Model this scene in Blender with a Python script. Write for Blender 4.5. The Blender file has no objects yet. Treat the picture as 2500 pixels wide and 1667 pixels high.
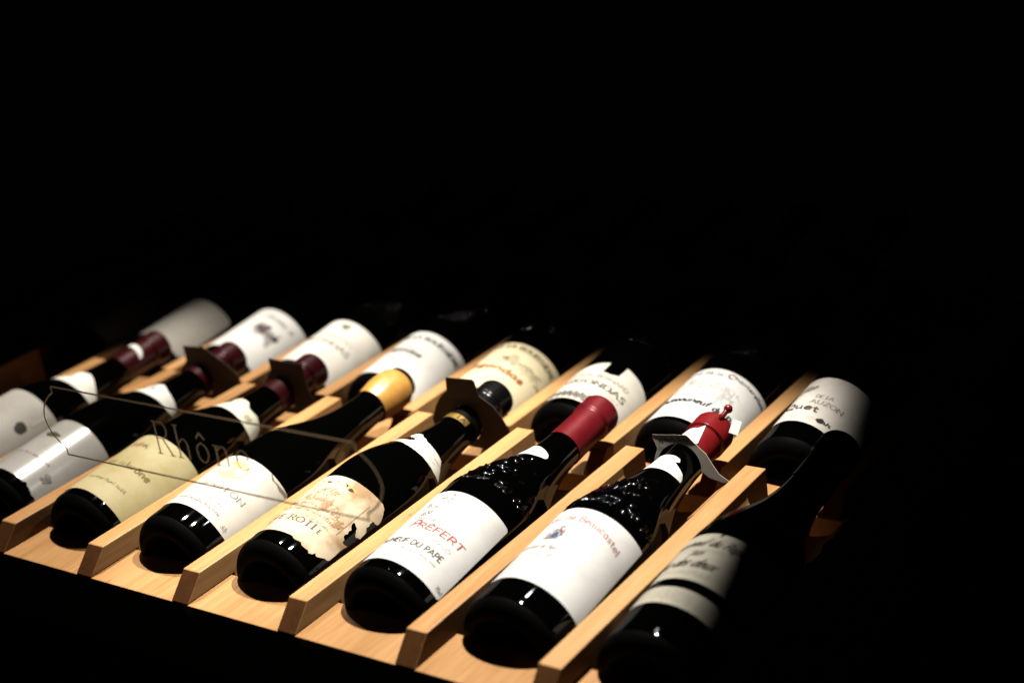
import bpy, bmesh, math, random
from mathutils import Matrix, Vector
from mathutils.geometry import delaunay_2d_cdt

scene = bpy.context.scene
COL = scene.collection
R = random.Random(7)

# ------------------------------------------------------------------ frame of the rack
# Everything is measured in rack space: x along the front rail, y up the slats, z out of the rack.
TILT = math.radians(18.0)
T = Matrix.Translation((0, 0, 1.0)) @ Matrix.Rotation(TILT, 4, 'X')

# ------------------------------------------------------------------ camera
cam_pos = Vector((0.62023, -0.65795, 0.55934))
fwd = Vector((-0.56897709, 0.7376392, -0.36352919))
down = Vector((0.10391671, -0.37402375, -0.92157884))
right = Vector((0.81576123, 0.562134, -0.13615791))
cd = bpy.data.cameras.new("camera")
cam = bpy.data.objects.new("camera", cd)
COL.objects.link(cam)
m = Matrix.Identity(4)
for i, v in enumerate((right, -down, -fwd)):
    for j in range(3):
        m[j][i] = v[j]
m.translation = cam_pos
cam.matrix_world = T @ m
cd.sensor_width = 36.0
cd.lens = 1.54586 * 36.0
cd.clip_start = 0.01
cd.clip_end = 50.0
cd.dof.use_dof = True
cd.dof.focus_distance = 1.18
cd.dof.aperture_fstop = 3.4
cd.dof.aperture_blades = 8
scene.camera = cam

# ------------------------------------------------------------------ world and lamps
w = bpy.data.worlds.new("World")
scene.world = w
w.use_nodes = True
w.node_tree.nodes["Background"].inputs[0].default_value = (0.02, 0.02, 0.025, 1)
w.node_tree.nodes["Background"].inputs[1].default_value = 0.02
scene.view_settings.view_transform = 'Standard'
scene.view_settings.look = 'None'
scene.view_settings.exposure = 0.0
scene.view_settings.gamma = 1.0


def spot(name, pos, aim, power, half, blend, radius, color):
    l = bpy.data.lights.new(name, 'SPOT')
    l.energy = power
    l.spot_size = 2 * math.radians(half)
    l.spot_blend = blend
    l.shadow_soft_size = radius
    l.color = color
    o = bpy.data.objects.new(name, l)
    COL.objects.link(o)
    p, a = T @ Vector(pos), T @ Vector(aim)
    o.matrix_world = Matrix.Translation(p) @ (a - p).to_track_quat('-Z', 'Y').to_matrix().to_4x4()
    return o


LAMPS = ((0.0, 0.50, 1.05), (-0.45, 0.50, 1.05))
spot("spot_lamp", LAMPS[0], (-0.03, 0.18, 0.0), 110.0, 18.5, 0.55, 0.022, (1.0, 0.94, 0.85))
spot("far_spot_lamp", LAMPS[1], (-0.39, 0.19, 0.0), 82.0, 18.5, 0.60, 0.022, (1.0, 0.93, 0.83))
spot("near_spot_lamp", (0.02, 0.34, 0.50), (-0.12, 0.05, 0.0), 1.1, 30, 0.5, 0.016, (0.95, 0.96, 1.0))

# ------------------------------------------------------------------ rack measurements
P = 0.105          # pitch of the slats
H = 0.0179         # height of a slat above the rail
W = 0.0169
L = 0.283
YB = -0.0177       # foot of the bevelled slat front
ROW = Vector((-0.0511, 0.3074, -0.0201))   # step from one row to the next
TAU = 0.0893       # tilt of the bottles against the rack
RB = 0.0395

# ------------------------------------------------------------------ materials
MATS = {}


def nodes_of(name):
    mt = bpy.data.materials.new(name)
    mt.use_nodes = True
    nt = mt.node_tree
    return mt, nt, nt.nodes, nt.links, nt.nodes["Principled BSDF"]


def plain(name, color, rough=0.5, metal=0.0, spec=0.5, coat=0.0):
    if name in MATS:
        return MATS[name]
    mt, nt, N, K, b = nodes_of(name)
    b.inputs["Base Color"].default_value = (*color, 1)
    b.inputs["Roughness"].default_value = rough
    b.inputs["Metallic"].default_value = metal
    b.inputs["Specular IOR Level"].default_value = spec
    b.inputs["Coat Weight"].default_value = coat
    MATS[name] = mt
    return mt


def wood(name, dark, light):
    mt, nt, N, K, b = nodes_of(name)
    tc = N.new("ShaderNodeTexCoord")
    oi = N.new("ShaderNodeObjectInfo")
    mp = N.new("ShaderNodeMapping")
    mp.inputs["Scale"].default_value = (1, 0.07, 1)
    add = N.new("ShaderNodeVectorMath"); add.operation = 'ADD'
    sc = N.new("ShaderNodeVectorMath"); sc.operation = 'SCALE'
    sc.inputs["Scale"].default_value = 3.7
    cmb = N.new("ShaderNodeCombineXYZ")
    for s in "XYZ":
        K.new(oi.outputs["Random"], cmb.inputs[s])
    K.new(cmb.outputs[0], sc.inputs[0])
    K.new(tc.outputs["Object"], add.inputs[0]); K.new(sc.outputs[0], add.inputs[1])
    K.new(add.outputs[0], mp.inputs["Vector"])
    n1 = N.new("ShaderNodeTexNoise"); n1.inputs["Scale"].default_value = 260; n1.inputs["Detail"].default_value = 6
    n1.inputs["Roughness"].default_value = 0.65
    n2 = N.new("ShaderNodeTexNoise"); n2.inputs["Scale"].default_value = 38; n2.inputs["Detail"].default_value = 3
    K.new(mp.outputs[0], n1.inputs["Vector"]); K.new(mp.outputs[0], n2.inputs["Vector"])
    mx = N.new("ShaderNodeMix"); mx.data_type = 'FLOAT'; mx.inputs[0].default_value = 0.5
    K.new(n1.outputs["Fac"], mx.inputs[2]); K.new(n2.outputs["Fac"], mx.inputs[3])
    cr = N.new("ShaderNodeValToRGB")
    cr.color_ramp.elements[0].position = 0.32; cr.color_ramp.elements[0].color = dark
    cr.color_ramp.elements[1].position = 0.66; cr.color_ramp.elements[1].color = light
    K.new(mx.outputs[0], cr.inputs[0])
    # small brown flecks of beech
    v = N.new("ShaderNodeTexVoronoi"); v.inputs["Scale"].default_value = 95
    mp2 = N.new("ShaderNodeMapping"); mp2.inputs["Scale"].default_value = (1, 0.45, 1)
    K.new(add.outputs[0], mp2.inputs["Vector"]); K.new(mp2.outputs[0], v.inputs["Vector"])
    lt = N.new("ShaderNodeMapRange"); lt.inputs[1].default_value = 0.05; lt.inputs[2].default_value = 0.16
    K.new(v.outputs["Distance"], lt.inputs[0])
    n3 = N.new("ShaderNodeTexNoise"); n3.inputs["Scale"].default_value = 60
    K.new(add.outputs[0], n3.inputs["Vector"])
    gt = N.new("ShaderNodeMapRange"); gt.inputs[1].default_value = 0.60; gt.inputs[2].default_value = 0.66
    K.new(n3.outputs["Fac"], gt.inputs[0])
    inv = N.new("ShaderNodeMath"); inv.operation = 'SUBTRACT'; inv.inputs[0].default_value = 1
    K.new(lt.outputs[0], inv.inputs[1])
    mul = N.new("ShaderNodeMath"); mul.operation = 'MULTIPLY'
    K.new(inv.outputs[0], mul.inputs[0]); K.new(gt.outputs[0], mul.inputs[1])
    dk = N.new("ShaderNodeMix"); dk.data_type = 'RGBA'; dk.inputs[7].default_value = (0.26, 0.11, 0.035, 1)
    K.new(mul.outputs[0], dk.inputs[0]); K.new(cr.outputs[0], dk.inputs[6])
    hs = N.new("ShaderNodeHueSaturation")
    mr = N.new("ShaderNodeMapRange"); mr.inputs[3].default_value = 0.88; mr.inputs[4].default_value = 1.1
    K.new(oi.outputs["Random"], mr.inputs[0]); K.new(mr.outputs[0], hs.inputs["Value"])
    K.new(dk.outputs[2], hs.inputs["Color"])
    K.new(hs.outputs[0], b.inputs["Base Color"])
    b.inputs["Roughness"].default_value = 0.42
    b.inputs["Specular IOR Level"].default_value = 0.35
    bp = N.new("ShaderNodeBump"); bp.inputs["Strength"].default_value = 0.12; bp.inputs["Distance"].default_value = 0.0006
    K.new(n1.outputs["Fac"], bp.inputs["Height"]); K.new(bp.outputs[0], b.inputs["Normal"])
    return mt


def glass():
    mt, nt, N, K, b = nodes_of("dark bottle glass")
    b.inputs["Base Color"].default_value = (0.0004, 0.0005, 0.0004, 1)
    b.inputs["Roughness"].default_value = 0.035
    b.inputs["IOR"].default_value = 1.36
    tc = N.new("ShaderNodeTexCoord")
    n = N.new("ShaderNodeTexNoise"); n.inputs["Scale"].default_value = 26; n.inputs["Detail"].default_value = 1
    K.new(tc.outputs["Object"], n.inputs["Vector"])
    bp = N.new("ShaderNodeBump"); bp.inputs["Strength"].default_value = 0.05; bp.inputs["Distance"].default_value = 0.004
    K.new(n.outputs["Fac"], bp.inputs["Height"]); K.new(bp.outputs[0], b.inputs["Normal"])
    return mt


def paper(name, color, stain=None, amount=0.0, rough=0.62, scale=30, gloss=0.3):
    if name in MATS:
        return MATS[name]
    mt, nt, N, K, b = nodes_of(name)
    tc = N.new("ShaderNodeTexCoord")
    oi = N.new("ShaderNodeObjectInfo")
    add = N.new("ShaderNodeVectorMath"); add.operation = 'ADD'
    K.new(tc.outputs["Object"], add.inputs[0]); K.new(oi.outputs["Random"], add.inputs[1])
    f = N.new("ShaderNodeTexNoise"); f.inputs["Scale"].default_value = 900; f.inputs["Detail"].default_value = 2
    K.new(tc.outputs["Object"], f.inputs["Vector"])
    n = N.new("ShaderNodeTexNoise"); n.inputs["Scale"].default_value = scale; n.inputs["Detail"].default_value = 5
    n.inputs["Roughness"].default_value = 0.6
    K.new(add.outputs[0], n.inputs["Vector"])
    cr = N.new("ShaderNodeValToRGB")
    c2 = stain or tuple(c * 0.86 for c in color)
    cr.color_ramp.elements[0].position = 0.36; cr.color_ramp.elements[0].color = (*[a + (s - a) * (amount or 1) for a, s in zip(color, c2)], 1)
    cr.color_ramp.elements[1].position = 0.58; cr.color_ramp.elements[1].color = (*color, 1)
    K.new(n.outputs["Fac"], cr.inputs[0])
    K.new(cr.outputs[0], b.inputs["Base Color"])
    b.inputs["Roughness"].default_value = rough
    b.inputs["Specular IOR Level"].default_value = gloss
    bp = N.new("ShaderNodeBump"); bp.inputs["Strength"].default_value = 0.06; bp.inputs["Distance"].default_value = 0.0003
    K.new(f.outputs["Fac"], bp.inputs["Height"]); K.new(bp.outputs[0], b.inputs["Normal"])
    MATS[name] = mt
    return mt


def foil(name, color, rough=0.36, metal=0.25):
    if name in MATS:
        return MATS[name]
    mt, nt, N, K, b = nodes_of(name)
    tc = N.new("ShaderNodeTexCoord")
    n = N.new("ShaderNodeTexNoise"); n.inputs["Scale"].default_value = 120; n.inputs["Detail"].default_value = 3
    K.new(tc.outputs["Object"], n.inputs["Vector"])
    cr = N.new("ShaderNodeValToRGB")
    cr.color_ramp.elements[0].position = 0.3; cr.color_ramp.elements[0].color = (*[c * 0.75 for c in color], 1)
    cr.color_ramp.elements[1].position = 0.7; cr.color_ramp.elements[1].color = (*color, 1)
    K.new(n.outputs["Fac"], cr.inputs[0]); K.new(cr.outputs[0], b.inputs["Base Color"])
    b.inputs["Roughness"].default_value = rough
    b.inputs["Metallic"].default_value = metal
    bp = N.new("ShaderNodeBump"); bp.inputs["Strength"].default_value = 0.1; bp.inputs["Distance"].default_value = 0.0006
    K.new(n.outputs["Fac"], bp.inputs["Height"]); K.new(bp.outputs[0], b.inputs["Normal"])
    MATS[name] = mt
    return mt


def ink(color):
    return plain("ink %.2f %.2f %.2f" % color, color, 0.7, 0, 0.2)


def see_through(name, tint, gloss, rough):
    mt = bpy.data.materials.new(name)
    mt.use_nodes = True
    N, K = mt.node_tree.nodes, mt.node_tree.links
    N.clear()
    out = N.new("ShaderNodeOutputMaterial")
    tr = N.new("ShaderNodeBsdfTransparent"); tr.inputs[0].default_value = (*tint, 1)
    gl = N.new("ShaderNodeBsdfGlossy"); gl.inputs["Roughness"].default_value = rough
    mx = N.new("ShaderNodeMixShader"); mx.inputs[0].default_value = gloss
    K.new(tr.outputs[0], mx.inputs[1]); K.new(gl.outputs[0], mx.inputs[2]); K.new(mx.outputs[0], out.inputs[0])
    return mt


def lit_print(name, color, trans):
    mt = bpy.data.materials.new(name)
    mt.use_nodes = True
    N, K = mt.node_tree.nodes, mt.node_tree.links
    N.clear()
    out = N.new("ShaderNodeOutputMaterial")
    tl = N.new("ShaderNodeBsdfTranslucent"); tl.inputs[0].default_value = (*trans, 1)
    df = N.new("ShaderNodeBsdfDiffuse"); df.inputs[0].default_value = (*color, 1)
    mx = N.new("ShaderNodeMixShader"); mx.inputs[0].default_value = 0.6
    K.new(df.outputs[0], mx.inputs[1]); K.new(tl.outputs[0], mx.inputs[2]); K.new(mx.outputs[0], out.inputs[0])
    return mt


WOOD = wood("beech wood", (0.36, 0.165, 0.052, 1), (0.60, 0.335, 0.140, 1))
ENDG_SHADED = wood("beech end grain with painted shade", (0.075, 0.028, 0.009, 1), (0.115, 0.046, 0.015, 1))  # end-grain brown darkened further, standing in for shade on the sawn faces
GLASS = glass()
STIPPLE = plain('stippled base glass', (0.002, 0.002, 0.002), 0.6, 0, 0.02)
RELIEF = plain('moulded relief glass', (0.001, 0.001, 0.001), 0.045, 0, 0.5)
DARK = plain("dark cabinet lacquer", (0.012, 0.011, 0.010), 0.7, 0, 0.2)
FLOOR = plain("dark floor", (0.02, 0.018, 0.016), 0.8, 0, 0.1)

# ------------------------------------------------------------------ object helpers


def link(name, mesh, mat, parent=None, mw=None):
    if mat is not None and not mesh.materials:
        mesh.materials.append(mat)
    o = bpy.data.objects.new(name, mesh)
    COL.objects.link(o)
    if parent is not None:
        o.parent = parent
    elif mw is not None:
        o.matrix_world = mw
    return o


def tag(o, label=None, cat=None, group=None, kind=None):
    if label: o["label"] = label
    if cat: o["category"] = cat
    if group: o["group"] = group
    if kind: o["kind"] = kind
    return o


def empty(name, mw, label, cat, group=None):
    o = bpy.data.objects.new(name, None)
    o.empty_display_size = 0.02
    COL.objects.link(o)
    o.matrix_world = mw
    return tag(o, label, cat, group)


def mesh_of(name, verts, faces, smooth=False):
    me = bpy.data.meshes.new(name)
    me.from_pydata([tuple(v) for v in verts], [], faces)
    me.validate()
    if smooth:
        me.polygons.foreach_set("use_smooth", [True] * len(me.polygons))
    me.update()
    return me


def prism_x(profile, x0, x1, bevel=0.0008, name="prism"):
    """extrude a (y,z) polygon along x, with a small bevel"""
    bm = bmesh.new()
    a = [bm.verts.new((x0, y, z)) for y, z in profile]
    b = [bm.verts.new((x1, y, z)) for y, z in profile]
    bm.faces.new(a); bm.faces.new(b[::-1])
    n = len(profile)
    for i in range(n):
        bm.faces.new((a[i], b[i], b[(i + 1) % n], a[(i + 1) % n]))
    bmesh.ops.recalc_face_normals(bm, faces=bm.faces)
    if bevel:
        bmesh.ops.bevel(bm, geom=list(bm.edges), offset=bevel, segments=2, affect='EDGES', profile=0.5)
    me = bpy.data.meshes.new(name)
    bm.to_mesh(me); bm.free()
    return me


def prism_y(profile, y0, y1, bevel=0.0006, name="prism"):
    """extrude an (x,z) polygon along y"""
    bm = bmesh.new()
    a = [bm.verts.new((x, y0, z)) for x, z in profile]
    b = [bm.verts.new((x, y1, z)) for x, z in profile]
    bm.faces.new(a); bm.faces.new(b[::-1])
    n = len(profile)
    for i in range(n):
        bm.faces.new((a[i], b[i], b[(i + 1) % n], a[(i + 1) % n]))
    bmesh.ops.recalc_face_normals(bm, faces=bm.faces)
    if bevel:
        eds = [e for e in bm.edges if abs(e.verts[0].co.y - e.verts[1].co.y) < 1e-6]
        bmesh.ops.bevel(bm, geom=eds, offset=bevel, segments=2, affect='EDGES', profile=0.5)
    me = bpy.data.meshes.new(name)
    bm.to_mesh(me); bm.free()
    return me


# ------------------------------------------------------------------ rack
KMIN, KMAX = -9, 2
rack = empty("display_rack", T, "sloping beech wine rack with slats and notched neck rests holding rows of bottles", "wine rack")


def slat_mesh(w_):
    prof = [(YB, 0.0003), (0, H), (L, H), (L, -0.044), (0.031, -0.044), (0.031, 0.0003)]
    return prism_x(prof, -w_ / 2, w_ / 2, 0.0007, "slat")


def shaded_end_grain(me):
    """sawn ends: darker grain, deepened further to paint in their shade"""
    me.materials.append(WOOD); me.materials.append(ENDG_SHADED)
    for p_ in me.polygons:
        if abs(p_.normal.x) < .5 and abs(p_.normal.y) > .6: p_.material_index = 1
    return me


def rest_mesh(w_):
    """neck rest between two slats: a board with an elliptical notch"""
    half = (P - w_) / 2 - 0.0002
    lip = 0.0073
    zt, zb = H - 0.0004, -0.044
    a, c0 = half - lip / 2, -lip / 2
    pts = [(-half, zb), (half, zb), (half, zt)]
    n = 22
    for i in range(1, n + 1):
        th = math.pi * i / n
        pts.append((c0 + a * math.cos(th), zt - 0.030 * math.sin(th) ** 0.8))
    pts.append((-half, zt))
    return prism_y(pts, 0.2045, 0.2495, 0.0006, "neck_rest")


def rail_mesh(x0, x1):
    return prism_x([(YB, 0), (0.0292, 0), (0.0292, -0.044), (YB, -0.044)], x0, x1, 0.0008, "rail")


def floor_mesh(x0, x1):
    return prism_x([(YB + 0.002, -0.0445), (L + 0.0025, -0.0445), (L + 0.0025, -0.056), (YB + 0.002, -0.056)], x0, x1, 0, "base_board")


W2 = 0.0150
for r in range(3):
    off = ROW * r
    w_ = W if r == 0 else W2
    x0, x1 = KMIN * P - 0.02, KMAX * P + 0.02
    sm, rm = slat_mesh(w_), rest_mesh(w_)
    shaded_end_grain(sm); rm.materials.append(WOOD)
    for nm, me in (("front_rail", rail_mesh(x0, x1)), ("base_board", floor_mesh(x0, x1))):
        o = link(nm, me, WOOD, rack); o.location = off
    ks = range(KMIN, KMAX + 1) if r < 2 else range(KMIN, 2)
    for k in ks:
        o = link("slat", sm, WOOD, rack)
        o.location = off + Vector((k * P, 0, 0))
        if k < KMAX:
            o = link("neck_rest", rm, WOOD, rack)
            o.location = off + Vector(((k + .5) * P, 0, 0))

# cabinet the rack stands on, and the floor
ct = [T @ Vector((0, y, z)) for y, z in ((-0.004, -0.057), (0.93, -0.118))]
prof = [(ct[0].y, ct[0].z), (ct[1].y, ct[1].z), (ct[1].y, 0.0), (ct[0].y, 0.0)]
cab = link("display_cabinet", prism_x(prof, KMIN * P - 0.02, KMAX * P + 0.02, 0.002, "cabinet"), DARK, None, Matrix.Identity(4))
tag(cab, "near-black cabinet under the sloping bottle rack, lost in shadow", "cabinet")
fl = link("floor", mesh_of("floor", [(-5, -5, -0.001), (5, -5, -0.001), (5, 5, -0.001), (-5, 5, -0.001)], [(0, 1, 2, 3)]), FLOOR, None, Matrix.Identity(4))
tag(fl, kind="structure")

# two spotlight fittings above the rack (out of the picture): tin shades, plus added boards that block light to cut the beams
def fitting(pos, label, doors):
    fit = empty("spotlight_fitting", T @ Matrix.Translation(pos), label, "spotlight", "spotlights above the rack")
    V, F = [], []
    for z, r_ in ((-.06, .085), (.05, .070), (.09, .040), (.09, .034), (.047, .064), (-.058, .083)):
        for i in range(40): V.append((r_ * math.cos(math.pi * i / 20), r_ * math.sin(math.pi * i / 20), z))
    for j in range(5):
        for i in range(40): F.append((j * 40 + i, j * 40 + (i + 1) % 40, (j + 1) * 40 + (i + 1) % 40, (j + 1) * 40 + i))
    link("shade", mesh_of("shade", V, F, True), DARK, fit)

    def slab(name, quad, z0, z1):
        return link(name, mesh_of(name, [(x, y, z) for z in (z0, z1) for x, y in quad], [(3, 2, 1, 0), (4, 5, 6, 7), (0, 1, 5, 4), (1, 2, 6, 5), (2, 3, 7, 6), (3, 0, 4, 7)]), DARK, fit)
    for quad, z, (ax, ay) in doors:
        slab("added_light_blocker", quad, z, z + .003)  # unseen board, added only to block light and shape the pool's edge
        slab("blocker_arm", ((ax, ay), (ax + .006, ay), (ax + .006, ay + .006), (ax, ay + .006)), z + .0031, .004)
        k = .06 / math.hypot(ax, ay)
        slab("blocker_bracket", ((ax * k, ay * k), (ax * k + .006, ay * k + .006), (ax + .006, ay + .006), (ax, ay)), .0041, .008)
    slab("stem", ((-.01, -.01), (.01, -.01), (.01, .01), (-.01, .01)), .085, .6)


fitting(LAMPS[0], "black spotlight fitting with added light-blocking boards above the right half of the rack", (
    (((.0960, -.32), (.30, -.32), (.30, .20), (.0200, .20)), -.5, (.115, -.02)),
    (((-.20, .0174), (.10, -.0246), (.10, .13), (-.20, .13)), -.2, (.0, .09))))
fitting(LAMPS[1], "black spotlight fitting with added light-blocking boards above the left half of the rack", (
    (((-.20, .032), (.20, -.019), (.20, .13), (-.20, .13)), -.2, (.0, .09)),
    (((-.24, -.16), (-.064, -.16), (-.064, .03), (-.24, .03)), -.3, (-.10, -.003))))

# ------------------------------------------------------------------ bottle shape
BURG = [(.006, .0395), (.118, .0395), (.132, .0388), (.145, .0366), (.158, .0330), (.172, .0282), (.186, .0235),
        (.20, .0198), (.214, .0172), (.228, .0158), (.245, .0150), (.296, .0146)]


def catmull(ts, xs, t):
    n = len(ts)
    if t <= ts[0]: return xs[0]
    if t >= ts[-1]: return xs[-1]
    for i in range(n - 1):
        if ts[i] <= t <= ts[i + 1]: break
    h = ts[i + 1] - ts[i]
    u = (t - ts[i]) / h

    def sl(j):
        if j == 0 or j == n - 1: return 0.0
        return (xs[j + 1] - xs[j - 1]) / (ts[j + 1] - ts[j - 1])
    m0, m1 = sl(i) * h, sl(i + 1) * h
    if i == 0: m0 = m1 = 0
    return ((2 * u ** 3 - 3 * u ** 2 + 1) * xs[i] + (u ** 3 - 2 * u ** 2 + u) * m0 + (-2 * u ** 3 + 3 * u ** 2) * xs[i + 1] + (u ** 3 - u ** 2) * m1)


BT, BR_ = [p[0] for p in BURG], [p[1] for p in BURG]


def rad(t):
    if t < .006:
        u = max(0, min(1, (.006 - t) / .006))
        return .0395 - .006 * (1 - math.sqrt(max(0, 1 - u * u)))
    return catmull(BT, BR_, t)


def surf(phi, t, off=0.0):
    e = 0.0008
    dr = (rad(t + e) - rad(t - e)) / (2 * e) if t > .007 else 0
    ln = math.hypot(1, dr)
    r = rad(t) + off / ln
    return (r * math.sin(phi), t - off * dr / ln, r * math.cos(phi))


def lathe(prof, seg=64):
    V, F = [], []
    for t, r in prof:
        for i in range(seg):
            a = 2 * math.pi * i / seg
            V.append((r * math.sin(a), t, r * math.cos(a)))
    n = len(prof)
    for j in range(n - 1):
        for i in range(seg):
            k = (i + 1) % seg
            F.append((j * seg + i, j * seg + k, (j + 1) * seg + k, (j + 1) * seg + i))
    F.append(tuple(range(seg)))
    F.append(tuple((n - 1) * seg + i for i in range(seg))[::-1])
    return V, F


def bottle_mesh():
    prof = [(.014, .004), (.012, .016), (.004, .023), (.0006, .0262), (0, .0278)]
    for i in range(9):
        u = i / 8 * math.pi / 2
        prof.append((.011 * (1 - math.cos(u)), .0285 + .011 * math.sin(u)))
    t = .02
    while t < .118:
        prof.append((t, rad(t))); t += .02
    t = .118
    while t < .2955:
        prof.append((t, rad(t))); t += .0035
    prof += [(.2955, .0146), (.296, .0138)]
    V, F = lathe(prof, 72)
    me = mesh_of("glass_body", V, F, True)
    me.materials.append(GLASS)
    me.materials.append(STIPPLE)
    for p_ in me.polygons:
        if p_.center.y < .0098 or (p_.center.y < .02 and math.hypot(p_.center.x, p_.center.z) < .034): p_.material_index = 1
    return me


GLASS_MESH = bottle_mesh()

# ------------------------------------------------------------------ flat shapes laid round the bottle


def densify(poly, step):
    out = []
    for i in range(len(poly)):
        a, b = poly[i], poly[(i + 1) % len(poly)]
        n = max(1, int(math.hypot(b[0] - a[0], b[1] - a[1]) / step))
        for j in range(n):
            out.append((a[0] + (b[0] - a[0]) * j / n, a[1] + (b[1] - a[1]) * j / n))
    return out


def cdt(poly, step=0.003, holes=()):
    loops = [densify(poly, step)] + [densify(h, step) for h in holes]
    pts, fc = [], []
    for lp in loops:
        fc.append(list(range(len(pts), len(pts) + len(lp))))
        pts += lp
    xs, ys = [p[0] for p in poly], [p[1] for p in poly]
    x = min(xs) + step / 2
    while x < max(xs):
        y = min(ys) + step / 2
        while y < max(ys):
            pts.append((x + step * .2 * (R.random() - .5), y + step * .2 * (R.random() - .5))); y += step
        x += step
    edges = []
    for lp in fc[1:]:
        edges += [(lp[i], lp[(i + 1) % len(lp)]) for i in range(len(lp))]
    v, e, f, _, _, _ = delaunay_2d_cdt([Vector(p) for p in pts], edges, fc[:1], 1, 1e-6)

    def inside(h, x, y):
        c = False
        for i in range(len(h)):
            (x1, y1), (x2, y2) = h[i - 1], h[i]
            if (y1 > y) != (y2 > y) and x < (x2 - x1) * (y - y1) / (y2 - y1) + x1: c = not c
        return c
    out = []
    for q in f:
        cx, cy = sum(v[i].x for i in q) / len(q), sum(v[i].y for i in q) / len(q)
        if not any(inside(h, cx, cy) for h in holes): out.append(tuple(q))
    return [(q.x, q.y) for q in v], out


def wrap(poly, off=0.0003, rref=RB, step=0.003, roll=0.0):
    """polygon in (s, t) laid on the bottle"""
    v, f = cdt(poly, step)
    used = sorted({i for q in f for i in q})
    ix = {a: b for b, a in enumerate(used)}
    V = [surf(v[i][0] / rref + roll, v[i][1], off) for i in used]
    F = [tuple(ix[i] for i in q)[::-1] for q in f]
    return mesh_of("wrap", V, F, True)


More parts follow.
